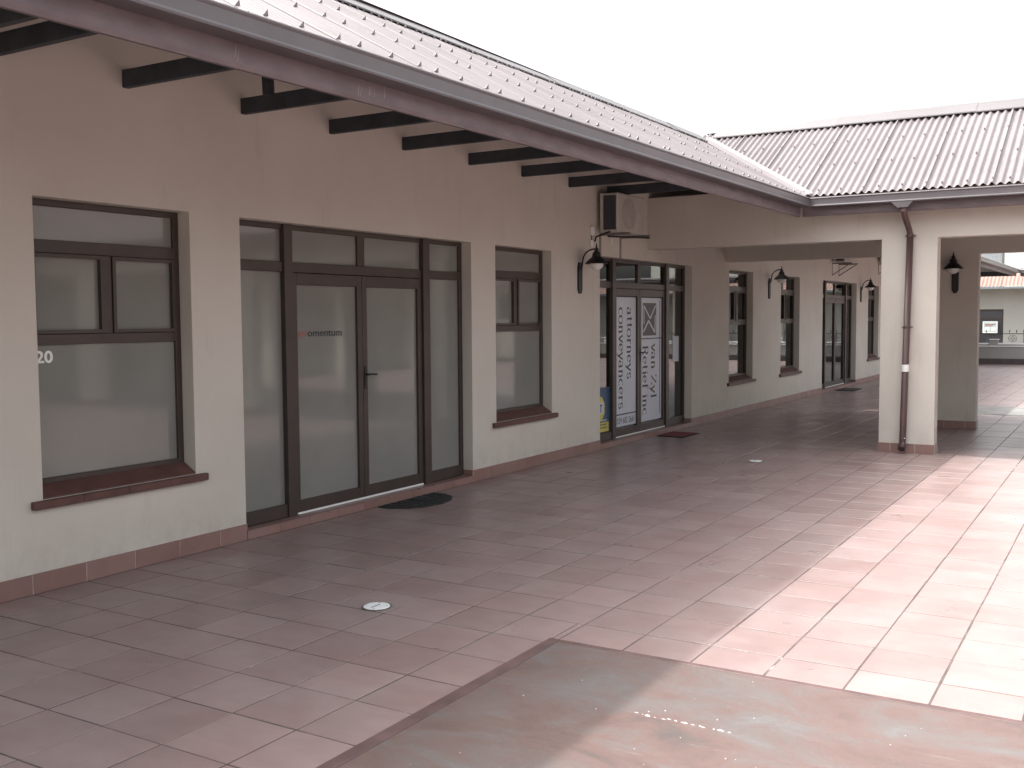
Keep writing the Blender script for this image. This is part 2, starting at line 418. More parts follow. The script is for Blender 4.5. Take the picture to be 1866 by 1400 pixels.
# drain covers
def drain(x, y, label, tilt):
    t = tag(empty('drain_cover', (x, y, 0)), label, 'drain cover', 'round white drain covers in the paving')
    MB().lathe([(0.094, 0.0015), (0.094, 0.006), (0.082, 0.006), (0.082, 0.0015)], x, y, 28).obj('rim', STEEL, t)
    d = MB().lathe([(0.001, 0.0085), (0.078, 0.0085), (0.081, 0.006), (0.081, 0.001)], x, y, 28).obj('cover', DRAINW, t)
    MB().box(x-0.003, x+0.003, y-0.05, y+0.03, 0.0088, 0.0105).obj('slot', DARKPAINT, t)
    for a in range(4):
        aa = a*PI/2+0.4; MB().lathe([(0.0005, 0.0105), (0.005, 0.0098), (0.006, 0.0086)], x+0.066*math.cos(aa), y+0.066*math.sin(aa), 8).obj('screw', STEEL, t)
    return t
drain(2.10, 4.87, 'round white drain cover in the tiles nearest the red-oxide slab', 0)
drain(2.13, 12.13, 'small far white drain cover in the tiles before the arcade opening', 0)

# ------------------------------------------------------------------ walls
def wall(axis, pos, th, u0, u1, z0, z1, holes, name, mat, parent):
    """wall in plane axis=pos, body between pos-th and pos for axis 0, pos and pos+th for axis 1; holes (u0,u1,z0,z1)"""
    us = sorted(set([u0, u1] + [h[0] for h in holes] + [h[1] for h in holes])); zs = sorted(set([z0, z1] + [h[2] for h in holes] + [h[3] for h in holes]))
    us = [u for u in us if u0 <= u <= u1]; zs = [z for z in zs if z0 <= z <= z1]
    a, b = (pos, pos-th) if axis == 0 else (pos, pos+th)
    def P(t, u, z): return (t, u, z) if axis == 0 else (u, t, z)
    def solid(i, k):
        if i < 0 or k < 0 or i >= len(us)-1 or k >= len(zs)-1: return False
        cu, cz = (us[i]+us[i+1])/2, (zs[k]+zs[k+1])/2
        return not any(h[0] < cu < h[1] and h[2] < cz < h[3] for h in holes)
    m = MB()
    for i in range(len(us)-1):
        for k in range(len(zs)-1):
            if not solid(i, k): continue
            A, B, C, D = us[i], us[i+1], zs[k], zs[k+1]
            for t in (a, b): m.quad(P(t, A, C), P(t, B, C), P(t, B, D), P(t, A, D))
            if not solid(i-1, k): m.quad(P(a, A, C), P(b, A, C), P(b, A, D), P(a, A, D))
            if not solid(i+1, k): m.quad(P(a, B, C), P(b, B, C), P(b, B, D), P(a, B, D))
            if not solid(i, k-1): m.quad(P(a, A, C), P(b, A, C), P(b, B, C), P(a, B, C))
            if not solid(i, k+1): m.quad(P(a, A, D), P(b, A, D), P(b, B, D), P(a, B, D))
    return m.obj(name, mat, parent, weld=True)

DOORS = [5.86, 12.21, 23.50]; DW = 3.29
WINS = [(4.09, 5.36), (9.63, 10.90), (17.25, 18.56), (20.30, 21.64), (28.12, 29.42)]
office = tag(empty('office_building', (0, 0, 0)), 'long cream plastered shop building with brown framed windows and doors under deep eaves', 'building')
holes = [(a, b, 0.60, 2.55) for a, b in WINS] + [(d, d+DW, -0.05, 2.55) for d in DOORS]
wall(0, 0.0, 0.26, -6.0, 41.5, -0.05, 3.30, holes, 'wall', PLASTER, office)
wall(0, 0.0, 0.26, -6.0, 18.9, 3.30, 4.25, [], 'wall', PLASTER, office)
# rooms behind the glass
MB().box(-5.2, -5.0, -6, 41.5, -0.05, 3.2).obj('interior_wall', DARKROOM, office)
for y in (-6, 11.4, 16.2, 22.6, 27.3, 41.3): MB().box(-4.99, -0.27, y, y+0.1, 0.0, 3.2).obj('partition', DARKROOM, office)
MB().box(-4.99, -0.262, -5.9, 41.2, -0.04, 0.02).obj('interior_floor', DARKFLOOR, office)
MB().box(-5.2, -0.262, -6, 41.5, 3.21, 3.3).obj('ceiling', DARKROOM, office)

def skirting(parent, axis, pos, u0, u1, sgn, step=0.397, off=0.0, zt=0.131, th=0.012, z0=0.0, jz=True):
    """row of skirting tiles along a wall face; sgn is the outward side"""
    u = u0; first = (off if off > 0 else step)
    k = 0
    while u < u1-0.01:
        e = min(u + (first if k == 0 else step), u1); k += 1
        a, b = (pos+sgn*0.0005, pos+sgn*th)
        if a > b: a, b = b, a
        g_ = 0.0028
        m = MB()
        if axis == 0: m.box(a, b, u+g_, e-g_, z0+0.001, zt)
        else: m.box(u+g_, e-g_, a, b, z0+0.001, zt)
        m.obj('skirting_tile', SKIRT, parent, bevel=0.0015)
        u = e
    a, b = (pos+sgn*0.0004, pos+sgn*(th-0.003))
    if a > b: a, b = b, a
    m = MB()
    if axis == 0: m.box(a, b, u0+0.001, u1-0.001, z0, zt-0.003)
    else: m.box(u0+0.001, u1-0.001, a, b, z0, zt-0.003)
    m.obj('joint_mortar', JOINT, parent)
skirting(office, 0, 0.0, 0.8, DOORS[0]-0.0, 1, off=0.015+0.397*0)
skirting(office, 0, 0.0, DOORS[0]+DW, DOORS[1], 1, off=0.30)
skirting(office, 0, 0.0, DOORS[1]+DW, 13.72 if DOORS[1]+DW < 13.72 else DOORS[2], 1)
skirting(office, 0, 0.0, DOORS[2]+DW, 32.0, 1)
for d in DOORS:                     # skirting returns into the door reveals
    for (yy, sg) in ((d, 1), (d+DW, -1)):
        MB().box(-0.115, 0.0, min(yy, yy+sg*0.012), max(yy, yy+sg*0.012), 0.075, 0.131).obj('skirting_tile', SKIRT, office, bevel=0.0015)

XF = -0.12                          # plane of the window and door frames
def bar(m, y0, y1, z0, z1, d0=0.05, d1=0.0): m.box(XF-d0, XF+d1, y0, y1, z0, z1)
def pane(y0, y1, z0, z1, mat, parent, dx=0.0):
    return MB().box(XF-0.030+dx, XF-0.024+dx, y0, y1, z0, z1).obj('pane', mat, parent)
def window(y0, y1, film, small=0.0):
    m = MB(); w = y1-y0
    bar(m, y0, y0+0.05, 0.68, 2.55); bar(m, y1-0.05, y1, 0.68, 2.55)
    bar(m, y0+0.05, y1-0.05, 2.505, 2.55); bar(m, y0+0.05, y1-0.05, 2.20, 2.285); bar(m, y0+0.05, y1-0.05, 1.595, 1.665)
    bar(m, y0+0.05, y1-0.05, 0.68, 0.715)
    ym = y0 + w*0.5
    bar(m, ym-0.035, ym+0.035, 1.665, 2.20)
    f = m.obj('window', FRAME, office, bevel=0.003)
    # opening sashes stand a little proud of the frame
    for a, b in ((y0+0.052, ym-0.037), (ym+0.037, y1-0.052)):
        s = MB(); s.box(XF-0.02, XF+0.012, a, a+0.026, 1.668, 2.197); s.box(XF-0.02, XF+0.012, b-0.026, b, 1.668, 2.197)
        s.box(XF-0.02, XF+0.012, a+0.026, b-0.026, 1.668, 1.692); s.box(XF-0.02, XF+0.012, a+0.026, b-0.026, 2.173, 2.197)
        s.obj('sash', FRAME, f)
        pane(a, b, 1.668, 2.197, film, f)
    pane(y0+0.05, y1-0.05, 2.285, 2.505, film, f); pane(y0+0.05, y1-0.05, 0.715, 1.595, film, f)
    # sloping sill tiles running out over the wall face
    n = 4; ya, yb = y0-0.0, y1+0.0
    s = MB(); s.prism([(XF+0.001, 0.682), (XF+0.001, 0.605), (0.0, 0.603), (0.0, 0.612)], y0+0.002, y1-0.002, 1)
    s.obj('sill', SILL, f)
    for k in range(n):
        a = y0-0.09 + (w+0.18)*k/n; b = y0-0.09 + (w+0.18)*(k+1)/n
        MB().box(0.002, 0.045, a+0.0012, b-0.0012, 0.545, 0.598).obj('sill_tile', SILL, f, bevel=0.005)
    return f
W1 = window(*WINS[0], FILM); W2 = window(*WINS[1], FILM)
for a in WINS[2:]: window(*a, GLASS)

def text_mesh(body, size, mat, parent, name='lettering', bold=0.0, space=1.0, sx=1.0, width=None):
    """flat text mesh in its local x/y plane, returned at origin, left-bottom aligned"""
    cu = bpy.data.curves.new('txt', 'FONT'); cu.body = body; cu.size = size; cu.offset = bold; cu.space_character = space
    cu.resolution_u = 3; cu.extrude = 0.0006
    to = bpy.data.objects.new('txt', cu); COL.objects.link(to)
    dg = bpy.context.evaluated_depsgraph_get()
    me = bpy.data.meshes.new_from_object(to.evaluated_get(dg))
    bpy.data.objects.remove(to); bpy.data.curves.remove(cu)
    xs = [v.co.x for v in me.vertices]; ys = [v.co.y for v in me.vertices]
    mx, my, Wd = min(xs), 0.0, max(xs)-min(xs)
    k = (width/Wd) if width else sx
    for v in me.vertices: v.co.x = (v.co.x-mx)*k
    me.materials.clear(); me.materials.append(mat)
    return link(name, me, mat, parent)
def on_glass(me_obj, y, z, x, rot=0):
    """put text on the shop-front plane; rot=0 reads along +y, rot=1 reads downwards"""
    for v in me_obj.data.vertices:
        u, w, t = v.co
        v.co = (x+t, y+u, z+w) if rot == 0 else (x+t, y+w, z-u)
    return me_obj
on_glass(text_mesh('20', 0.110, WHITE, W1, bold=0.003, width=0.128), 4.168, 1.478, XF-0.0215)

def shopfront(Y0, film, name='shopfront_door', c=1.625, r=2.56):
    m = MB(); o = lambda v: Y0+v
    bar(m, o(0), o(0.05), 0.075, 2.55, 0.06); bar(m, o(3.235), o(3.29), 0.075, 2.55, 0.06)
    for a, b in ((0.05, 0.59), (0.69, c-0.05), (c+0.05, r), (r+0.11, 3.235)): bar(m, o(a), o(b), 2.505, 2.55)
    for a, b in ((0.59, 0.69), (r, r+0.11)): bar(m, o(a), o(b), 0.075, 2.55, 0.05, 0.028)
    bar(m, o(c-0.05), o(c+0.05), 2.235, 2.55)
    for a, b in ((0.05, 0.59), (0.69, r), (r+0.11, 3.235)): bar(m, o(a), o(b), 2.15, 2.235, 0.05, 0.006)
    for a, b in ((0.05, 0.59), (r+0.11, 3.235)): bar(m, o(a), o(b), 0.075, 0.185, 0.05, 0.012)
    f = m.obj(name, FRAME, office, bevel=0.003)
    for a, b in ((0.05, 0.59), (0.69, c-0.05), (c+0.05, r), (r+0.11, 3.235)): pane(o(a), o(b), 2.235, 2.505, film, f)
    for a, b in ((0.05, 0.59), (r+0.11, 3.235)): pane(o(a), o(b), 0.185, 2.15, film, f)
    for a, b in ((0.694, c-0.003), (c+0.003, r-0.004)):
        l = MB()
        l.box(XF-0.04, XF+0.004, o(a), o(a)+0.065, 0.085, 2.146); l.box(XF-0.04, XF+0.004, o(b)-0.065, o(b), 0.085, 2.146)
        l.box(XF-0.04, XF+0.004, o(a)+0.065, o(b)-0.065, 2.045, 2.146); l.box(XF-0.04, XF+0.004, o(a)+0.065, o(b)-0.065, 0.085, 0.19)
        l.obj('door_leaf', FRAME, f, bevel=0.003)
        pane(o(a)+0.065, o(b)-0.065, 0.19, 2.045, film, f)
    h = MB(); h.box(XF+0.004, XF+0.012, o(c+0.015), o(c+0.047), 1.10, 1.31)
    h.tube([(XF+0.012, o(c+0.03), 1.235), (XF+0.05, o(c+0.03), 1.235)], 0.009, 8); h.tube([(XF+0.05, o(c+0.023), 1.235), (XF+0.052, o(c+0.075), 1.236), (XF+0.047, o(c+0.15), 1.232)], 0.0085, 8)
    h.obj('handle', BLACKIRON, f)
    MB().box(XF-0.035, XF+0.01, o(0.70), o(r-0.01), 0.0752, 0.0835).obj('threshold_strip', ALU, f)
    MB().box(XF+0.0105, XF+0.016, o(0.71), o(r-0.02), 0.0752, 0.092).obj('threshold_strip', WHITE, f)
    # tiled step under the frame
    MB().box(-0.26, 0.0, o(0.001), o(3.289), -0.04, 0.066).obj('step', GROUT, f)
    for k in range(9):
        a = o(0.006)+k*3.278/9; b = a+3.278/9
        MB().box(-0.10, 0.010, a+0.002, b-0.002, 0.0665, 0.074).obj('step_tile', SKIRT, f, bevel=0.0012)
        MB().box(0.0005, 0.009, a+0.002, b-0.002, 0.001, 0.066).obj('step_tile', SKIRT, f, bevel=0.0012)
    return f
D1 = shopfront(DOORS[0], FILM); D2 = shopfront(DOORS[1], GLASS, c=1.53, r=2.47); D3 = shopfront(DOORS[2], GLASS)
GX = XF-0.0215
on_glass(text_mesh('m', 0.092, REDINK, D1, bold=0.001, width=0.088), 6.607+0.055, 1.602, GX)
on_glass(text_mesh('omentum', 0.092, INK, D1, bold=0.001, width=0.452), 6.715+0.055, 1.602, GX)

# serif lettering drawn stroke by stroke with a broad vertical pen
def arc(cx, cy, rx, ry, a0, a1, n=12):
    return [(cx+rx*math.cos(math.radians(a0+(a1-a0)*t/n)), cy+ry*math.sin(math.radians(a0+(a1-a0)*t/n))) for t in range(n+1)]
def sf(x, y, w=0.13): return [(x-w, y), (x+w, y)]
G = {  # x-height 1; (strokes, advance)
 'a': ([arc(.30, .72, .26, .28, 150, 0)+[(.56, .1), (.66, .02), (.74, .06)], arc(.30, .28, .27, .28, 60, 320)+[(.56, .3)]], .86),
 't': ([[(.25, 1.35), (.25, .18), (.34, .02), (.52, .06)], [(.05, 1), (.50, 1)]], .62),
 'o': ([arc(.42, .5, .38, .5, 0, 360, 20)], .94),
 'r': ([[(.22, 1), (.22, 0)], [(.22, .62), (.36, .92), (.52, 1.0), (.60, .88)], sf(.22, 0, .18), [(.06, 1), (.22, 1)]], .70),
 'n': ([[(.20, 1), (.20, 0)], [(.20, .7)]+arc(.44, .66, .24, .34, 140, 0)+[(.68, 0)], sf(.20, 0, .17), sf(.68, 0, .17), [(.05, 1), (.20, 1)]], .96),
 'e': ([[(.08, .55), (.70, .55)]+arc(.40, .52, .32, .48, 0, 315)], .84),
 'y': ([[(.10, 1), (.42, 0)], [(.76, 1), (.42, 0), (.28, -.38), (.08, -.36)], sf(.10, 1, .14), sf(.76, 1, .12)], .90),
 's': ([[(.58, .80)]+arc(.34, .74, .22, .26, 60, 250)+arc(.36, .26, .24, .26, 80, -150)+[(.08, .22)]], .74),
 'c': ([arc(.42, .5, .36, .5, 50, 315)], .80),
 'v': ([[(.10, 1), (.42, 0)], [(.76, 1), (.42, 0)], sf(.10, 1, .14), sf(.76, 1, .12)], .88),
 'Z': ([[(.12, 1.5), (.88, 1.5), (.10, 0), (.92, 0)], [(.12, 1.5), (.10, 1.25)], [(.92, 0), (.94, .28)]], 1.08),
 'l': ([[(.22, 1.55), (.22, 0)], sf(.22, 0, .17), [(.06, 1.55), (.22, 1.55)]], .46),
 'R': ([[(.22, 1.5), (.22, 0)], [(.06, 1.5)]+arc(.50, 1.13, .34, .37, 90, -90)+[(.22, .76)], [(.48, .76), (.92, 0), (1.04, 0)], sf(.22, 0, .18)], 1.10),
 'i': ([[(.22, 1), (.22, 0)], sf(.22, 0, .17), [(.06, 1), (.22, 1)], [(.22, 1.32), (.22, 1.46)]], .46),
 'f': ([[(.24, 0), (.24, 1.2)]+arc(.44, 1.25, .20, .28, 180, 40), [(.06, 1), (.50, 1)], sf(.24, 0, .18)], .58),
 ' ': ([], .50)}
def serif(text, y, z, length, xh, mat, parent, thick=.20, thin=.085):
    tot = sum(G[c][1] for c in text); k = length/tot; m = MB(); u0 = 0
    for c in text:
        for st in G[c][0]:
            P = [(a+u0, b) for a, b in st]; L, Rr = [], []
            for i, p in enumerate(P):
                q0, q1 = P[max(i-1, 0)], P[min(i+1, len(P)-1)]
                dx, dy = q1[0]-q0[0], q1[1]-q0[1]; ln = math.hypot(dx, dy) or 1
                w = (thin+(thick-thin)*abs(dy/ln)**1.5)/2
                L.append((p[0]-dy/ln*w, p[1]+dx/ln*w)); Rr.append((p[0]+dy/ln*w, p[1]-dx/ln*w))
            for i in range(len(P)-1):
                pts = [L[i], L[i+1], Rr[i+1], Rr[i]]
                m.quad(*[(GX+0.0022, y+b*xh, z-a*k) for a, b in pts])
        u0 += G[c][1]
    return m.obj('lettering', mat, parent)
def sheet(y0, y1, z0, z1, mat, parent, name='vinyl_panel', x=GX, t=0.0014):
    return MB().box(x, x+t, y0, y1, z0, z1).obj(name, mat, parent)
sheet(12.975, 13.665, 0.215, 2.03, VINYL, D2)
sheet(12.975, 13.665, 0.375, 0.392, INK, D2, 'printed_line', GX+0.0016, 0.0006)
serif('attorneys', 13.36, 1.885, 1.02, 0.125, INK, D2); serif('conveyancers', 13.085, 1.885, 1.43, 0.125, INK, D2)
on_glass(text_mesh('039 682 2661', 0.125, INK, D2, width=0.58), 13.03, 0.252, GX+0.0016)
sheet(13.815, 14.603, 0.215, 2.03, VINYL, D2)
LX0, LX1, LZ0, LZ1 = 13.91, 14.40, 1.475, 1.955
bm_l = MB().box(GX+0.0016, GX+0.0022, LX0, LX1, LZ0, LZ1).obj('logo_block', LOGOINK, D2)
def line_poly(pts, w, mat, parent, name='logo_line', x=GX+0.0024):
    m = MB()
    for (a, b), (c, d) in zip(pts, pts[1:]):
        ln = math.hypot(c-a, d-b); nx, ny = -(d-b)/ln*w/2, (c-a)/ln*w/2
        m.quad((x, a+nx, b+ny), (x, c+nx, d+ny), (x, c-nx, d-ny), (x, a-nx, b-ny))
    return m.obj(name, mat, parent)
lu = lambda u, v: (LX0+(LX1-LX0)*u, LZ0+(LZ1-LZ0)*v)
line_poly([lu(.09, .36), lu(.07, .92), lu(.55, .52), lu(.95, .93)], .026, VINYL, D2)
line_poly([lu(.05, .12), lu(.42, .46), lu(.90, .09), lu(.93, .62)], .030, VINYL, D2)
sheet(13.815, 14.603, 1.424, 1.440, INK, D2, 'printed_line', GX+0.0016, 0.0006)
sheet(14.525, 14.542, 0.30, 2.0, INK, D2, 'printed_line', GX+0.0016, 0.0006)
serif('van Zyl', 14.215, 1.355, 0.82, 0.13, INK, D2); serif('Retief inc', 13.905, 1.335, 1.04, 0.13, INK, D2)
# alarm company sticker on the side light
sheet(12.262, 12.80, 0.19, 0.80, BLUEINK, D2, 'sticker')
oc = [(12.49+0.155*math.cos(PI/8+a*PI/4), 0.515+0.175*math.sin(PI/8+a*PI/4)) for a in range(8)]
MB().prism(oc, GX+0.0016, GX+0.0022, 0).obj('sticker', YELLOWINK, D2)
sheet(12.385, 12.595, 0.44, 0.60, VINYL, D2, 'sticker', GX+0.0024, 0.0004)
on_glass(text_mesh('LT', 0.15, BLUEINK, D2, bold=0.004, width=0.15), 12.41, 0.465, GX+0.003)
sheet(12.30, 12.70, 0.345, 0.358, VINYL, D2, 'sticker', GX+0.0016, 0.0006)
sheet(12.262, 12.76, 0.195, 0.325, YELLOWINK, D2, 'sticker', GX+0.0016, 0.0006)
for z in (0.288, 0.245): sheet(12.30, 12.70, z, z+0.014, BLUEINK, D2, 'printed_line', GX+0.0024, 0.0004)
cu = MB()
for k in range(26): cu.quad((-0.32-0.02*(k % 2), 15.02+k*0.018, 0.05), (-0.32-0.02*((k+1) % 2), 15.02+(k+1)*0.018, 0.05), (-0.32-0.02*((k+1) % 2), 15.02+(k+1)*0.018, 2.3), (-0.32-0.02*(k % 2), 15.02+k*0.018, 2.3))
cu.obj('curtain', CURTAIN, office)
sheet(15.05, 15.3, 1.05, 1.45, VINYL, D2, 'notice_sheet')
sheet(23.5+0.06, 23.5+0.55, 0.9, 0.93, ALU, D3, 'push_bar', GX, 0.004)

# ------------------------------------------------------------------ eaves, trusses, roof of the office building
XG, YG, ZG = 2.43, 13.32, 3.252
tn = math.tan(math.radians(28.8))
def zt(y): return 0.0065*(y-13.32) if y < 13.32 else 0.0
def strip(parent, prof, ya, yb, name, mat, n=1, back=False):
    """profile [(x, z)] swept along y following the slight fall of the eaves"""
    m = MB(); k = len(prof)
    for y in (ya, yb):
        for (x, z) in prof: m.v.append((x, y, z+zt(y)))
    for i in range(k): j = (i+1) % k; m.f.append((i, j, k+j, k+i))
    m.f.append(tuple(range(k))[::-1]); m.f.append(tuple(range(k, 2*k)))
    return m.obj(name, mat, parent)
gprof = [(XG-0.006, ZG), (XG, ZG-0.004), (XG+0.004, ZG-0.012), (XG, ZG-0.022), (XG-0.004, ZG-0.026), (XG-0.004, ZG-0.092), (XG+0.002, ZG-0.105), (XG, ZG-0.116), (XG-0.012, ZG-0.120),
         (XG-0.118, ZG-0.120), (XG-0.118, ZG-0.010), (XG-0.112, ZG-0.010), (XG-0.112, ZG-0.112), (XG-0.020, ZG-0.112), (XG-0.012, ZG-0.10), (XG-0.012, ZG)]
fprof = [(XG-0.120, ZG-0.010), (XG-0.120, ZG-0.215), (XG-0.128, ZG-0.238), (XG-0.145, ZG-0.240), (XG-0.148, ZG-0.010)]
def gutter_y(parent, ya, yb): 
    strip(parent, gprof, ya, yb, 'gutter', GUTTER); strip(parent, fprof, ya, yb, 'fascia_board', FASCIA)
segs = [-6.0, YG]
for a, b in zip(segs, segs[1:]): gutter_y(office, a+0.001, b-0.001)
for y in segs[1:-1]:               # gutter joints with collars
    strip(office, [(XG+0.0065, ZG-0.024), (XG+0.0065, ZG-0.118), (XG-0.02, ZG-0.124), (XG-0.02, ZG-0.121), (XG+0.0035, ZG-0.114), (XG+0.0035, ZG-0.026)], y-0.02, y+0.02, 'gutter_joint', GUTTER)
stn = MB(); rs2 = random.Random(11)   # old paint runs on the fascia face
for y0_ in (4.62, 3.62):
    for k in range(7 if y0_ > 4 else 2):
        y = y0_+rs2.uniform(-.13, .13); L = rs2.uniform(.02, .07); w = rs2.uniform(.0015, .0035)
        z0_ = ZG-0.205+zt(y)+rs2.uniform(-.008, .03)
        stn.quad((XG-0.1192, y-w*.6, z0_), (XG-0.1192, y+w*1.5, z0_), (XG-0.1192, y+w+.008, z0_+L), (XG-0.1192, y+.008, z0_+L))
stn.obj('paint_runs', simple('faded_paint_run', (0.28, 0.25, 0.26), 0.7), office)

tr_y = [3.44, 3.80, 4.80, 5.90, 6.93, 7.97, 9.11, 10.20, 11.34, 12.42]
def roofz(x): return ZG+tn*(XG-x)
def truss(y, strut=False):
    b = 0.05; m = MB()
    m.box(0.001, 1.72, y, y+b, 3.35, 3.47)
    t = m.obj('roof_truss', BEAM, office, bevel=0.003)
    zz = zt(y)-0.09
    MB().prism([(0.001, roofz(0.3)+0.0+zz), (0.001, roofz(0.3)-0.13+zz), (2.27, roofz(2.27)-0.13+zz), (2.27, roofz(2.27)-0.02+zz), (0.3, roofz(0.3)+zz)], y, y+b, 1).obj('rafter', BEAM, t)
    if strut: MB().prism([(0.24, 3.471), (0.32, 3.471), (0.29, 4.1), (0.21, 4.1)], y-0.002, y+b-0.004, 1).obj('strut', BEAM, t)
for y in tr_y: truss(y, strut=(y == 5.90))
for y in (0.2, 1.3, 2.4): truss(y)

# added dark blockers under the sheets, keep bounced light off the upper wall
strip(office, [(2.29, roofz(2.29)-0.062), (2.29, roofz(2.29)-0.072), (0.01, roofz(0.21)-0.09), (0.01, roofz(0.21)-0.075), (0.21, roofz(0.21)-0.075)], -6, 13.3, 'bounce_blocker', BOUNCECUT)
MB().quad((2.45, YG+0.15, roofz(2.30)-0.04), (15.2, YG+0.15, roofz(2.30)-0.04), (15.2, YG+1.6, roofz(XG-1.6)-0.05), (2.45, YG+1.6, roofz(XG-1.6)-0.05)).obj('bounce_blocker', BOUNCECUT, office)  # same added bounce blocker under the arcade roof
PITCH_C = 0.0925; AMP = 0.0165; NC = 8
def corr_sheet(parent, mat, along, u0, u1, s0, s1, pos, name='roof_sheet', cut=None, amp=AMP, pc=PITCH_C, sub=6, screws=True, lap=1.0):
    """corrugated sheet: corrugations spaced along u, running along the slope s0->s1; pos(u, s, h) gives the point"""
    n = max(2, round((u1-u0)/pc*sub)); m = bpy.data.meshes.new(name); bm = bmesh.new(); g0, g1 = [], []
    for i in range(n+1):
        u = u0+(u1-u0)*i/n; h = amp*math.cos(2*PI*u/pc)
        g0.append(bm.verts.new(pos(u, s0, h))); g1.append(bm.verts.new(pos(u, s1, h)))
    for i in range(n): bm.faces.new((g0[i], g0[i+1], g1[i+1], g1[i])).smooth = True
    # raised lap edge at the side joint
    a = [bm.verts.new(pos(u1-0.028+t*0.028/2, s, amp*math.cos(2*PI*(u1-0.028+t*0.028/2)/pc)+lap*(0.006+0.003*t))) for s in (s0, s1) for t in range(3)]
    for t in range(2): bm.faces.new((a[t], a[t+1], a[t+4], a[t+3]))
    e = [bm.verts.new(pos(u1, s, amp*math.cos(2*PI*u1/pc)+hh)) for s in (s0, s1) for hh in (0.012*lap, -0.004*lap)]
    bm.faces.new((e[0], e[1], e[3], e[2]))
    if screws:
        L = s1-s0; rows = [0.10, L*0.36, L*0.66, L-0.22]
        for ri, rr in enumerate(rows):
            k0 = math.ceil(u0/pc); kk = [k0+1, k0+4, k0+7] if ri < 3 else list(range(k0, k0+8))
            for k in kk:
                u = k*pc
                if u > u1-0.005 or u < u0: continue
                s = s0+rr+rs2.uniform(-.02, .02); r_ = 0.015
                ring = [bm.verts.new(pos(u+r_*math.cos(t*PI/3), s+r_*math.sin(t*PI/3), amp-0.001)) for t in range(6)]
                top = bm.verts.new(pos(u, s, amp+0.030))
                for t in range(6): bm.faces.new((ring[t], ring[(t+1) % 6], top))
    if cut:
        co, no = cut
        bmesh.ops.bisect_plane(bm, geom=bm.verts[:]+bm.edges[:]+bm.faces[:], plane_co=co, plane_no=no, clear_outer=True)
    if not bm.faces: bm.free(); return None
    bmesh.ops.recalc_face_normals(bm, faces=[f for f in bm.faces])
    bm.to_mesh(m); bm.free(); m.materials.append(mat)
    return link(name, m, mat, parent)
XR, YR = 0.13, 15.78              # ridge lines
ZR = ZG+0.03+tn*(XG-XR)
ZRR = ZG+0.03+tn*(YR-YG)
SL = (XG-0.035-XR)/math.cos(math.radians(28.8))
cA, sA = math.cos(math.radians(28.8)), math.sin(math.radians(28.8))
def posL(u, s, h):                  # u along y, s up the slope from the eaves
    return (XG-0.035-s*cA+h*sA, u, ZG-0.006+s*sA+h*cA+zt(u))
roofL = MB().prism([(XR-0.03, ZR-0.02), (XR+0.03, ZR-0.02), (XR, ZR+0.0)], -6, 19.0, 1).obj('roof', FASCIA, office)
MB().prism([(-2.3, 3.31), (2.2, 3.31), (XR, ZR-0.12)], 18.75, 18.95, 1).obj('gable_wall', PLASTER, office)
SW = PITCH_C*NC
valley = ((XG, YG, 0), (1, 1, 0))
y = -6.0
while y < 15.4:
    corr_sheet(roofL, ROOF, 'y', y, min(y+SW, 15.5), 0, SL, posL, cut=valley if y+SW > YG else None, lap=0.35); y += SW
def posLb(u, s, h): return (XR-s*cA-h*sA, u, ZR-0.0-s*sA+h*cA+zt(u))
MB().quad((XR, -6, ZR-0.13), (XR, 19.0, ZR), (XR-5.6, 19.0, ZR-5.6*tn), (XR-5.6, -6, ZR-5.6*tn)).obj('rear_roof_slope', ROOF, roofL)
# ridge capping, lapped pieces
def cap_y(parent, x, z, a, b, lift):
    w = 0.20
    m = MB(); P = lambda dx, dz, yy: (x+dx, yy, z+dz+lift+zt(yy))
    prof = [(-w, -w*tn-0.002), (-0.045, -0.045*tn+0.014), (0, 0.014+0.012), (0.045, -0.045*tn+0.014), (w, -w*tn-0.002), (w+0.002, -w*tn-0.016)]
    for (p, q) in zip(prof, prof[1:]): m.quad(P(*p, a), P(*q, a), P(*q, b), P(*p, b))
    m.quad(P(-w, -w*tn-0.002, a), P(0, 0.026, a), P(w, -w*tn-0.002, a), P(0, -0.03, a))
    return m.obj('ridge_cap', RIDGE, parent)
yy = -6.0; k = 0
while yy < 15.3:
    e = min(yy+1.83, 15.45); cap_y(roofL, XR, ZR-0.014, yy, e+0.03, 0.006*(k % 2)+rs2.uniform(0, .006)); yy = e; k += 1

# left building's eaves beyond the arcade
ZB = ZG+0.07
yb0, yb1 = 19.2, 41.45
def stripB(prof, name, mat, dz=0.0):
    m = MB(); k = len(prof)
    for y_, zz in ((yb0, 0.02), (yb1, 0.10)):
        for (x, z) in prof: m.v.append((x, y_, z+zz))
    for i in range(k): j = (i+1) % k; m.f.append((i, j, k+j, k+i))
    m.f.append(tuple(range(k))[::-1]); m.f.append(tuple(range(k, 2*k)))
    return m.obj(name, mat, office)
stripB(gprof, 'gutter', GUTTER); stripB(fprof, 'fascia_board', FASCIA)
lA, lB = math.cos(math.radians(4)), math.sin(math.radians(4))   # shallow canopy roof beyond the arcade
def posB(u, s, h): return (XG-0.035-s*lA+h*lB, u, ZG+0.030+0.0035*(u-yb0)+s*lB+h*lA)
y = 19.25
while y < yb1:
    corr_sheet(roofL, ROOF, 'y', y, min(y+SW, yb1), 0, 5.4, posB, sub=4, screws=False); y += SW

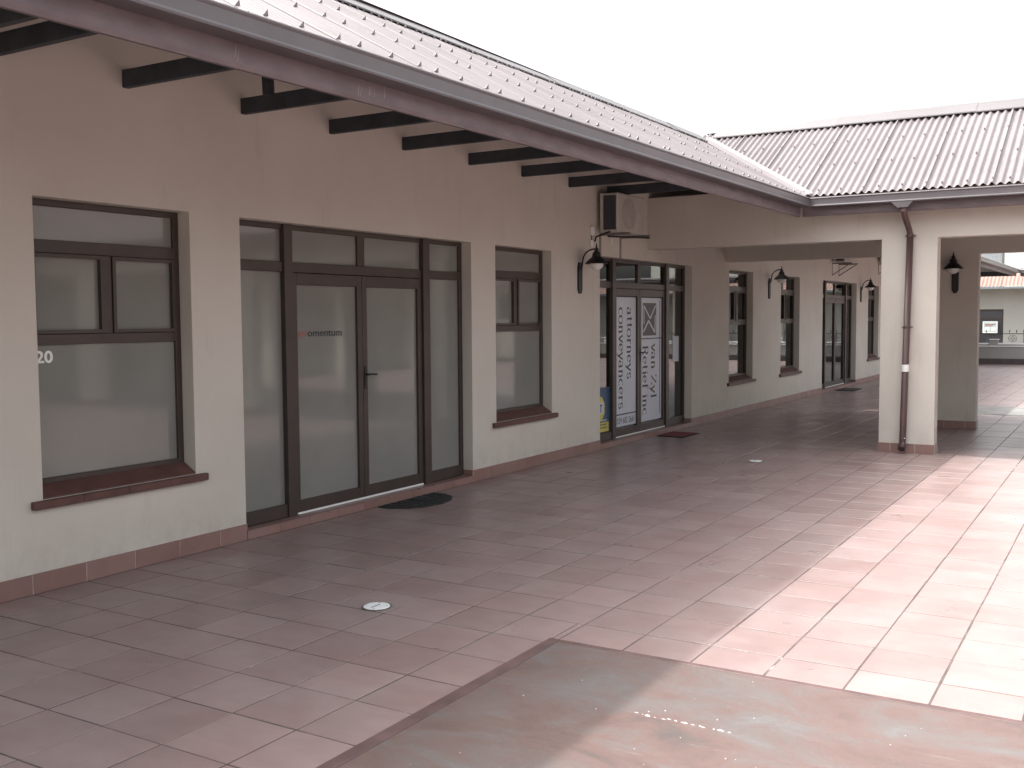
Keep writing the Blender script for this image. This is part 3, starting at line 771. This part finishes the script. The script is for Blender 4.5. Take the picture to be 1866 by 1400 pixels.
# ------------------------------------------------------------------ arcade wing
arc_b = tag(empty('arcade_building', (3.55, 13.75, 0)), 'cream arcade wing with square openings and corrugated roof crossing at the far end', 'building')
YW, YW2, TH = 13.76, 17.10, 0.24
PX = [(3.225, 3.89), (7.55, 8.22), (11.9, 12.57)]
XE = 15.0
def openings(px, z): 
    xs = [0.002] + [v for p in px for v in p] + [XE-0.6]
    return [(xs[i], xs[i+1], -0.05, z) for i in range(0, len(xs)-1, 2)]
wall(1, YW, TH, 0.002, XE, -0.05, 3.44, openings(PX, 2.715), 'front_wall', PLASTER, arc_b)
P2 = [(3.28, 3.965), (7.55, 8.22), (11.9, 12.57)]
wall(1, YW2, TH, 0.002, XE, -0.05, 3.44, openings(P2, 2.68), 'rear_wall', PLASTER, arc_b)
MB().box(0.002, XE, YW+TH+0.002, YW2-0.002, 3.02, 3.10).obj('ceiling', BOUNCECUT, arc_b)  # unseen ceiling, made dark to reduce bounced light
for px, yw in ((PX, YW), (P2, YW2)):
    for (a, b) in px:
        skirting(arc_b, 1, yw, a-0.012, b+0.012, -1, step=0.30, off=0.155 if yw == YW else 0.25, zt=0.122)
        skirting(arc_b, 1, yw+TH, a-0.012, b+0.012, 1, step=0.40, zt=0.122)
        skirting(arc_b, 0, b, yw-0.0, yw+TH+0.0, 1, step=0.36, zt=0.122)
        skirting(arc_b, 0, a, yw-0.0, yw+TH+0.0, -1, step=0.36, zt=0.122)
# front eaves
def swapx(prof, k=1): return prof
def strip_x(parent, prof, xa, xb, name, mat):
    """profile given as (distance in front of ridge side, z) swept along x"""
    m = MB(); k = len(prof)
    for x in (xa, xb):
        for (d, z) in prof: m.v.append((x, YG+(XG-d), z))
    for i in range(k): j = (i+1) % k; m.f.append((i, j, k+j, k+i))
    m.f.append(tuple(range(k))[::-1]); m.f.append(tuple(range(k, 2*k)))
    return m.obj(name, mat, parent)
for a, b in ((XG-0.005, 6.3), (6.302, 10.6), (10.602, XE+0.3)):
    strip_x(arc_b, gprof, a, b, 'gutter', GUTTER)
strip_x(arc_b, [(x, z+0.012 if z < ZG-0.1 else z) for x, z in fprof], XG-0.13, XE+0.3, 'fascia_board', FASCIA)
# front and rear roof slopes
def posR(u, s, h): return (u, YG+0.035+s*cA-h*sA, ZG+0.028+s*sA+h*cA)
SR = (YR-YG-0.035)/cA
roofR = MB().prism([(YR-0.03, ZRR-0.02), (YR+0.03, ZRR-0.02), (YR, ZRR)], 0.3, XE+0.3, 0).obj('roof', FASCIA, arc_b)
xx = 0.10
valleyR = ((XG, YG, 0), (-1, -1, 0))
while xx < XE+0.2:
    corr_sheet(roofR, ROOF, 'x', xx, xx+SW, 0, SR, posR, cut=valleyR if xx < XG+0.1 else None, sub=8); xx += SW
zb = 3.02; yb = 19.15
MB().quad((XR, YR, ZRR), (XE+0.3, YR, ZRR), (XE+0.3, yb, zb), (XR, yb, zb)).obj('rear_roof_slope', ROOF, roofR)
MB().box(XG+0.02, XE+0.3, yb, yb+0.1, zb-0.10, zb+0.01).obj('rear_gutter', GUTTER, arc_b)
k = 0; xx = 0.32
while xx < XE+0.2:
    w = 0.235; lift = 0.007*(k % 2)+rs2.uniform(0, .006); m = MB(); e = xx+1.86
    prof = [(-w-0.002, -w*tn-0.018), (-w, -w*tn-0.002), (-0.045, -0.045*tn+0.014), (0, 0.026), (0.045, -0.045*tn+0.014), (w, -w*tn-0.002)]
    for (p, q) in zip(prof, prof[1:]): m.quad((xx, YR+p[0], ZRR+0.02+lift+p[1]), (xx, YR+q[0], ZRR+0.02+lift+q[1]), (e+.03, YR+q[0], ZRR+0.02+lift+q[1]), (e+.03, YR+p[0], ZRR+0.02+lift+p[1]))
    m.obj('ridge_cap', RIDGE, roofR); xx = e; k += 1
# valley flashing, a shallow V along the meeting line
vf = MB()
for sgn in (1, -1):
    A = Vector((XG-0.04, YG+0.04, ZG+0.052)); B = Vector((XR+0.08, YG+(XG-XR-0.08), ZG+0.052+tn*(XG-XR-0.08)))
    off = Vector((0.085 if sgn > 0 else 0, 0.085 if sgn < 0 else 0, 0.012))
    if sgn > 0: off = Vector((0.0, -0.20, -0.050))
    else: off = Vector((0.07, 0.0, 0.010))
    vf.quad(A, B, B+off, A+off)
vf.obj('valley_flashing', ROOF, roofR)

# downpipe and rainwater outlet on the first pillar
dp = MB()
dp.tube([(3.557, YG+0.055, ZG-0.15), (3.557, YG+0.055, ZG-0.235), (3.558, YG+0.075, ZG-0.27), (3.574, YW-0.10, 2.80), (3.576, YW-0.065, 2.765), (3.576, YW-0.062, 2.72)], 0.036, 14)
dp.tube([(3.576, YW-0.062, 2.735), (3.530, YW-0.062, 0.18), (3.529, YW-0.075, 0.12), (3.526, YW-0.13, 0.065)], [0.041, 0.041, 0.044, 0.046], 16)
dpo = dp.obj('downpipe', PIPE, arc_b, smooth=False)
for p in dpo.data.polygons: p.use_smooth = len(p.vertices) == 4
MB().lathe([(0.048, ZG-0.205), (0.048, ZG-0.24)], 3.557, YG+0.055, 16).obj('collar', PIPE, dpo)
def tube_ring(z, x, r, h, mat, name): return MB().lathe([(r, z-h/2), (r, z+h/2), (r-0.004, z+h/2+0.001)], x, YW-0.062, 18).obj(name, mat, dpo)
tube_ring(2.745, 3.576, 0.046, 0.03, PIPE, 'socket')
for z, x in ((2.74, 3.576), (1.60, 3.5555)):
    b = tube_ring(z, x, 0.0445, 0.022, PIPE, 'pipe_clip')
    for s in (-1, 1): MB().box(x+s*0.052-0.016, x+s*0.052+0.016, YW-0.03, YW-0.022, z-0.011, z+0.011).obj('clip_lug', STEEL, b)
tp = tube_ring(1.085, 3.546, 0.0455, 0.088, WHITE, 'white_tape')
MB().tube([(3.526, YW-0.132, 0.063), (3.5255, YW-0.134, 0.0615)], 0.034, 14).obj('pipe_mouth', INK, dpo)
MB().lathe([(0.0, 0.012), (0.012, 0.009), (0.014, 0.0)], 3.565, YW-0.02, 8)
ho = MB(); hp = [(3.405, ZG-0.112), (3.675, ZG-0.112), (3.60, ZG-0.19), (3.485, ZG-0.19)]
ho.prism(hp, YG+0.001, YG+0.11, 1); ho.obj('rainwater_outlet', GUTTER, arc_b, bevel=0.002)
for x, z, in ((3.56, 0.20), (3.60, 0.135)):
    MB().lathe([(0.001, z+0.008), (0.008, z+0.004), (0.008, z-0.006), (0.001, z-0.009)], x, YW-0.105 if x < 3.58 else YW-0.018, 8).obj('pale_plug', WHITE, arc_b)

# ------------------------------------------------------------------ wall lamps
def wall_lamp(base, outward, label):
    """base: point on the wall at lamp height reference z; outward: unit vector"""
    t = tag(empty('wall_lamp', (base[0], base[1], base[2])), label, 'lamp', 'black swan-neck wall lamps')
    o = Vector(outward); s = Vector((-o.y, o.x, 0)); B = Vector(base)
    def P(a, b, z): return B + o*a + s*b + Vector((0, 0, z))
    m = MB(); n0 = 0
    prof = [(0, 0.022), (0.05, 0.048), (0.32, 0.050), (0.39, 0.028)]
    for d in (0.001, 0.026):
        for z, w in prof: m.v += [tuple(P(d, -w, z)), tuple(P(d, w, z))]
    K = 8
    for i in range(3):
        a = 2*i
        m.f += [(a, a+1, a+3, a+2), (K+a, K+a+1, K+a+3, K+a+2), (a, a+2, K+a+2, K+a), (a+1, a+3, K+a+3, K+a+1)]
    m.f += [(0, 1, K+1, K), (6, 7, K+7, K+6)]
    m.obj('wall_plate', BLACKIRON, t)
    MB().tube([P(0.026, 0, 0.30), P(0.045, 0, 0.34), P(0.05, 0, 0.40), P(0.066, 0, 0.46), P(0.10, 0, 0.51), P(0.15, 0, 0.54), P(0.20, 0, 0.55), P(0.245, 0, 0.55)], 0.0105, 8).obj('arm', BLACKIRON, t)
    C = P(0.245, 0, 0)
    MB().lathe([(0.001, C.z+0.63), (0.008, C.z+0.60), (0.012, C.z+0.565), (0.026, C.z+0.553), (0.028, C.z+0.52), (0.048, C.z+0.50), (0.056, C.z+0.455), (0.095, C.z+0.42), (0.145, C.z+0.372), (0.146, C.z+0.364), (0.135, C.z+0.372), (0.05, C.z+0.44)], C.x, C.y, 24).obj('lamp_shade', BLACKIRON, t)
    g_ = MB().lathe([(0.085, C.z+0.375), (0.088, C.z+0.352), (0.076, C.z+0.322), (0.05, C.z+0.299), (0.02, C.z+0.289), (0.0005, C.z+0.287)], C.x, C.y, 20).obj('globe', OPAL, t)
    for p in g_.data.polygons: p.use_smooth = True
    return t
wall_lamp((0.0, 11.62, 2.05), (1, 0, 0), 'black swan-neck lamp on the cream wall under the air conditioner')
wall_lamp((0.0, 19.50, 2.08), (1, 0, 0), 'black swan-neck lamp between the two far clear windows')
wall_lamp((0.0, 27.22, 2.09), (1, 0, 0), 'black swan-neck lamp farthest down the wall, past the last glass door')
wall_lamp((3.64, YW2, 2.08), (0, -1, 0), 'black swan-neck lamp on the rear pillar facing the courtyard')

# ------------------------------------------------------------------ air conditioners
def aircon(y0, z0, label, full=True):
    t = tag(empty('air_conditioner', (0, y0, z0)), label, 'air conditioner', 'outdoor air conditioning units on the wall')
    x0, x1, y1, z1 = 0.07, 0.31, y0+0.84, z0+0.50
    m = MB().box(x0, x1, y0+0.006, y1, z0, z1).obj('casing', ACWHITE, t, bevel=0.012)
    MB().box(x0+0.035, x1-0.028, y0+0.001, y0+0.0055, z0+0.03, z1-0.03).obj('dark_end_panel', ACDARK, t)  # plain dark panel on the near end of the casing
    MB().box(x0-0.01, x0+0.03, y0, y0+0.02, z0+0.0, z1).obj('corner_post', ACWHITE, t)
    # front fan grille
    cy, cz, R = y0+0.33, z0+0.25, 0.205; gr = MB()
    gr.v = []; 
    for rr in (0.06, 0.105, 0.15, R):
        gr.tube([(x1+0.006, cy+rr*math.cos(a*PI/12), cz+rr*math.sin(a*PI/12)) for a in range(25)], 0.0025, 5)
    for a in range(8):
        gr.tube([(x1+0.006, cy+0.02*math.cos(a*PI/4), cz+0.02*math.sin(a*PI/4)), (x1+0.006, cy+R*math.cos(a*PI/4), cz+R*math.sin(a*PI/4))], 0.002, 5)
    gr.obj('fan_grille', ACWHITE, t)
    fb = MB()
    K = 28; n = 0
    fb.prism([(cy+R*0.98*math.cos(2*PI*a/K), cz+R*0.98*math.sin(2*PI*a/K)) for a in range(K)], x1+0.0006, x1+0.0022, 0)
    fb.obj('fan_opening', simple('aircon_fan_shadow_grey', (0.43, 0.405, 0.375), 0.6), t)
    for k in range(5):
        MB().box(x1+0.0005, x1+0.003, y1-0.17, y1-0.03, z0+0.10+k*0.05, z0+0.115+k*0.05).obj('louvre', ACWHITE, t)
    for yy_ in (y0+0.10, y1-0.12):
        b = MB().box(0.0, 0.43, yy_, yy_+0.035, z0-0.035, z0-0.003)
        b.box(0.0, 0.008, yy_-0.004, yy_+0.039, z0-0.30, z0-0.036); b.obj('bracket', STEEL, t)
        MB().tube([(0.012, yy_+0.017, z0-0.28), (0.40, yy_+0.017, z0-0.036)], 0.011, 6).obj('brace', STEEL, t) if not full else None
    if full:
        MB().tube([(0.12, y0+0.1, z0-0.045), (0.30, y0+0.35, z0-0.05), (0.42, y0+0.75, z0-0.04)], 0.012, 8).obj('pipe', GREYMAT, t)
        MB().tube([(0.20, y0+0.02, z0+0.01), (0.10, y0-0.03, z0-0.03), (0.03, y0-0.06, z0-0.06), (0.015, y0-0.06, z0-0.12)], 0.012, 8).obj('hose', RUBBER, t)
        MB().tube([(0.05, y0+0.38, z0-0.05), (0.03, y0+0.40, z0-0.14)], 0.008, 8).obj('drip_pipe', COPING, t)
    return t
aircon(12.10, 2.845, 'boxy off-white air conditioner above the lettered glass doors')
for o_ in [c for c in bpy.data.objects if c.name.startswith('bracket')]: pass
aircon(24.20, 2.97, 'distant air conditioner half hidden by the arcade beam above the far door', False)
aircon(29.2, 3.16, 'farthest air conditioner on a bracket beside the arcade pillar', False)
jb = tag(empty('junction_box', (0, 11.95, 2.7)), 'small white socket box on the wall beside the near air conditioner', 'socket box')
MB().box(0.0005, 0.035, 11.90, 12.0, 2.80, 2.91).obj('box', COPING, jb, bevel=0.006)
MB().box(0.0005, 0.022, 11.91, 11.98, 2.66, 2.74).obj('cable_cover', COPING, jb, bevel=0.004)
MB().tube([(0.012, 11.95, 2.74), (0.012, 11.95, 2.80)], 0.007, 6).obj('cable', RUBBER, jb)

# ------------------------------------------------------------------ door mats
hm = tag(empty('doormat', (0.25, 7.9, 0)), 'black half-round scalloped rubber mat by the door lettered in the left leaf', 'doormat')
pts = [(0.035, 7.48)]
for k in range(0, 61):
    a = PI*k/60; sc_ = 1+0.035*abs(math.sin(a*7))
    pts.append((0.035+0.40*math.sin(a)**0.8*sc_ if 0 < k < 60 else 0.035, 7.93-0.44*math.cos(a)*sc_))
MB().prism(pts, 0.002, 0.011, 2).obj('mat', RUBBER, hm)
rb = MB()
for q in (0.34, 0.24, 0.14):
    rb.tube([(0.045+q*math.sin(PI*k/16)*0.95, 7.93-q*1.08*math.cos(PI*k/16), 0.013) for k in range(17)], 0.006, 5)
for k in range(1, 12):
    a = PI*k/12; rb.tube([(0.05+0.02*math.sin(a), 7.93-0.03*math.cos(a), 0.012), (0.04+0.36*math.sin(a), 7.93-0.39*math.cos(a), 0.012)], 0.005, 5)
rb.obj('raised_pattern', RUBBER, hm)
def rect_mat(x0, x1, y0, y1, mat, label):
    t = tag(empty('doormat', ((x0+x1)/2, (y0+y1)/2, 0)), label, 'doormat')
    MB().box(x0, x1, y0, y1, 0.002, 0.011).obj('border', RUBBER, t, bevel=0.003)
    MB().box(x0+0.03, x1-0.03, y0+0.03, y1-0.03, 0.0115, 0.017).obj('pile', mat, t, bevel=0.002)
rect_mat(0.05, 0.47, 13.98, 14.62, REDMAT, 'small dark red mat in front of the lettered glass doors')
rect_mat(0.06, 0.50, 24.40, 25.30, GREYMAT, 'dark rectangular mat before the farthest glass door')

# ------------------------------------------------------------------ parapet with railing beyond the arcade
par = tag(empty('parapet_wall', (5, 39.9, 0)), 'low grey parapet with white coping and iron railing seen through the arcade', 'wall')
MB().box(-0.5, 15.2, 39.82, 40.05, -0.05, 0.62).obj('wall', FARWALL, par)
MB().box(-0.5, 15.2, 39.79, 40.08, 0.621, 0.655).obj('ledge', COPING, par)
MB().box(-0.5, 15.2, 39.86, 40.02, 0.656, 0.70).obj('upstand', FARWALL, par)
MB().box(-0.5, 15.2, 39.84, 40.04, 0.701, 0.745).obj('coping', COPING, par)
MB().box(-0.5, 15.2, 39.803, 39.818, -0.05, 0.20).obj('plinth', DARKPAINT, par)
for x in (1.66, 5.5, 9.3, 13.1):
    MB().box(x, x+0.26, 39.80, 40.06, 0.60, 0.86).obj('pier', FARWALL, par); MB().box(x-0.02, x+0.28, 39.78, 40.08, 0.861, 0.885).obj('pier_cap', COPING, par)
rail = tag(empty('railing', (5, 39.95, 0.74)), 'dark wrought iron railing with spear points and scroll rings on the parapet', 'railing')
for (xa, xb) in ((-0.4, 1.64), (1.94, 5.48), (5.78, 9.28), (9.58, 13.08)):
    MB().box(xa, xb, 39.93, 39.95, 1.06, 1.085).obj('top_rail', BLACKIRON, rail)
    n = max(1, round((xb-xa)/0.215)); 
    for k in range(n):
        x = xa+(k+0.5)*(xb-xa)/n
        if k % 3 == 0: MB().box(x-0.008, x+0.008, 39.932, 39.948, 0.746, 1.06).obj('baluster', BLACKIRON, rail)
        MB().lathe([(0.007, 1.085), (0.007, 1.13), (0.022, 1.15), (0.001, 1.23)], x, 39.94, 6).obj('spear_point', BLACKIRON, rail)
        if k % 3 == 1 and xb-xa > 1.2:
            c = MB(); X = x+0.10
            c.tube([(X+0.13*math.cos(a*PI/10), 39.94, 0.905+0.12*math.sin(a*PI/10)) for a in range(21)], 0.008, 5)
            for qq in range(4):
                aa = qq*PI/2; cx_, cz_ = X+0.06*math.cos(aa), 0.905+0.055*math.sin(aa)
                c.tube([(cx_+0.028*math.cos(a*PI/5), 39.94, cz_+0.028*math.sin(a*PI/5)) for a in range(11)], 0.007, 4)
            c.obj('scroll_ring', BLACKIRON, rail)

MB().box(0.002, XG-0.16, 41.30, 41.44, 3.13, 3.36).obj('end_beam', BEAM, office)
MB().box(0.002, XG-0.155, 19.3, 41.28, 3.30, 3.325).obj('canopy_soffit', BEAM, office)
# perpendicular wing past the parapet: only its eaves corner shows
cw = tag(empty('cross_wing', (6, 44, 0)), 'distant wing whose eaves turn the corner above the parapet', 'building')
m = MB(); k = len(gprof)
def strip_x2(prof, name, mat):
    m = MB(); k = len(prof)
    for x in (XG-0.005, 15.0):
        for (d, z) in prof: m.v.append((x, 41.45+(XG-d), z+0.10))
    for i in range(k): j = (i+1) % k; m.f.append((i, j, k+j, k+i))
    m.f.append(tuple(range(k))[::-1]); m.f.append(tuple(range(k, 2*k)))
    return m.obj(name, mat, cw)
strip_x2(gprof, 'gutter', GUTTER); strip_x2(fprof, 'fascia_board', FASCIA)
def posC(u, s, h): return (u, 41.485+s*lA-h*lB, ZG+0.118+s*lB+h*lA)
xx = XG-0.5
while xx < 15: corr_sheet(cw, ROOF, 'x', xx, xx+SW, 0, 1.6, posC, sub=4, screws=False); xx += SW
for x in (6.2, 10.6): MB().box(x, x+0.35, 42.2, 42.5, -0.05, 3.6).obj('pillar', PLASTER, cw)

# low building across the way with a terracotta roof
fb_ = tag(empty('far_building', (2, 52, 0)), 'grey walled building with orange corrugated roof across the road', 'building')
def hz(z): return 1.755+(z-1.755)*52/39.8
wx0, wx1 = 6.009-(6.009-1.20)*52/39.8, 6.009-(6.009-2.08)*52/39.8
wall(1, 52.0, 0.25, -14, 22, -0.06, 3.0, [(wx0, wx1, 0.22, hz(1.93))], 'wall', FARWALL, fb_)
wf = MB(); 
for a, b, c, d in ((wx0, wx0+.06, .22, hz(1.93)), (wx1-.06, wx1, .22, hz(1.93)), (wx0+.06, wx1-.06, hz(1.93)-.06, hz(1.93)), (wx0+.06, wx1-.06, hz(1.93)-.46, hz(1.93)-.40), (wx0+.06, wx1-.06, .22, .28)): wf.box(a, b, 52.10, 52.14, c, d)
wfo = wf.obj('window', FRAME, fb_); MB().box(wx0+.06, wx1-.06, 52.12, 52.125, .28, hz(1.93)-.06).obj('pane', ACDARK, wfo)
zz0 = hz(2.70)
def posF(u, s, h): return (u, 51.2+s*cA-h*sA, zz0+0.02+s*sA+h*cA)
xx = -12.0
while xx < 21: corr_sheet(fb_, ROOF_FAR, 'x', xx, xx+1.6, 0, 1.55, posF, sub=4, screws=False, pc=0.16, amp=0.022); xx += 1.6
MB().box(-12, 21, 51.13, 51.22, zz0-0.09, zz0-0.0).obj('gutter', simple('blue_grey_gutter', (0.17, 0.20, 0.22), 0.5), fb_)
# framed poster seen just above the railing
ps = tag(empty('notice_board', (1.6, 51.9, 1)), 'white framed notice with red and pale blue print in the far dark window', 'notice board')
px0, px1, pz0, pz1 = 6.009-(6.009-1.42)*51.9/39.8, 6.009-(6.009-1.90)*51.9/39.8, 1.755+(1.10-1.755)*51.9/39.8, 1.755+(1.51-1.755)*51.9/39.8
MB().box(px0, px1, 51.90, 51.93, pz0, pz1).obj('frame', COPING, ps)
MB().box(px0+.05, px1-.05, 51.893, 51.899, pz0+.05, pz1-.05).obj('sheet', simple('pale_aqua_print', (0.45, 0.60, 0.60), 0.6), ps)
for k in range(2): MB().box(px0+.10, px1-.10-.1*k, 51.888, 51.892, pz1-.16-.07*k, pz1-.12-.07*k).obj('print_line', REDINK, ps)
for k in range(2): MB().box(px0+.10+.26*k, px0+.29+.26*k, 51.888, 51.892, pz0+.10, pz0+.27).obj('print_block', WHITE, ps)

tb = tag(empty('cream_block', (5, 70, 0)), 'tall pale cream building rising behind the near eaves', 'building')
wall(1, 70.0, 0.4, 6.009-0.0988*70, 24, -0.06, 9.0, [], 'wall', FARCREAM, tb)
for x in (1.15, 3.4, 7.6, 11.8): MB().box(x, x+0.10, 69.94, 69.999, 0, 8.9).obj('pilaster', FARCREAM, tb)
tg = tag(empty('grey_block', (-6, 72, 0)), 'grey building beside the cream one, showing only a strip above the eaves', 'building')
wall(1, 72.0, 0.4, -18, 6.009-0.0988*72-0.15, -0.06, 9.0, [], 'wall', simple('grey_render', (0.27, 0.29, 0.31), 0.9), tg)
MB().box(-3.0, -2.9, 71.9, 71.998, 0, 8.9).obj('drainpipe', COPING, tg)

# ------------------------------------------------------------------ courtyard wing on the right, outside the frame but seen in the glass
ow = tag(empty('courtyard_wing', (15.2, 5, 0)), 'cream arcade wing closing the courtyard on the right, seen reflected in the shop glass', 'building')
wall(0, 15.3, 0.26, -6, 39.5, -0.05, 3.2, [(a, a+2.8, -0.05, 2.7) for a in (-4.5, -0.6, 3.3, 7.2, 11.1, 18.0, 22.0, 26.0, 30.0, 34.0)], 'wall', PLASTER, ow)
MB().box(18.2, 18.4, -6, 39.5, -0.05, 3.2).obj('rear_wall', PLASTER, ow)
MB().box(14.1, 14.2, -6, 39.5, 2.95, 3.2).obj('fascia_board', FASCIA, ow)
MB().quad((14.1, -6, 3.2), (14.1, 39.5, 3.2), (16.8, 39.5, 4.6), (16.8, -6, 4.6)).quad((16.8, -6, 4.6), (16.8, 39.5, 4.6), (19.5, 39.5, 3.2), (19.5, -6, 3.2)).obj('roof', ROOF, ow)
pl = tag(empty('potted_plant', (9.2, 36.0, 0)), 'spiky potted plant by the far parapet, reflected in the clear windows', 'plant')
MB().lathe([(0.001, 0.0), (0.18, 0.0), (0.26, 0.45), (0.28, 0.46), (0.24, 0.45), (0.22, 0.40), (0.001, 0.40)], 9.2, 36, 18).obj('pot', POTM, pl)
lf = MB(); rp = random.Random(2)
for k in range(40):
    a = rp.uniform(0, 2*PI); L = rp.uniform(.4, .8); e = rp.uniform(.3, 1.3); c, s_ = math.cos(a), math.sin(a)
    p0 = Vector((9.2, 36, .42)); p1 = p0+Vector((c*L*.4*math.cos(e), s_*L*.4*math.cos(e), L*.7*math.sin(e)+.15)); p2 = p0+Vector((c*L*math.cos(e), s_*L*math.cos(e), L*math.sin(e)))
    w = Vector((-s_, c, 0))*.02
    lf.quad(p0-w, p0+w, p1+w, p1-w); lf.quad(p1-w, p1+w, p2+w*.1, p2-w*.1)
o = lf.obj('leaf', LEAF, pl)
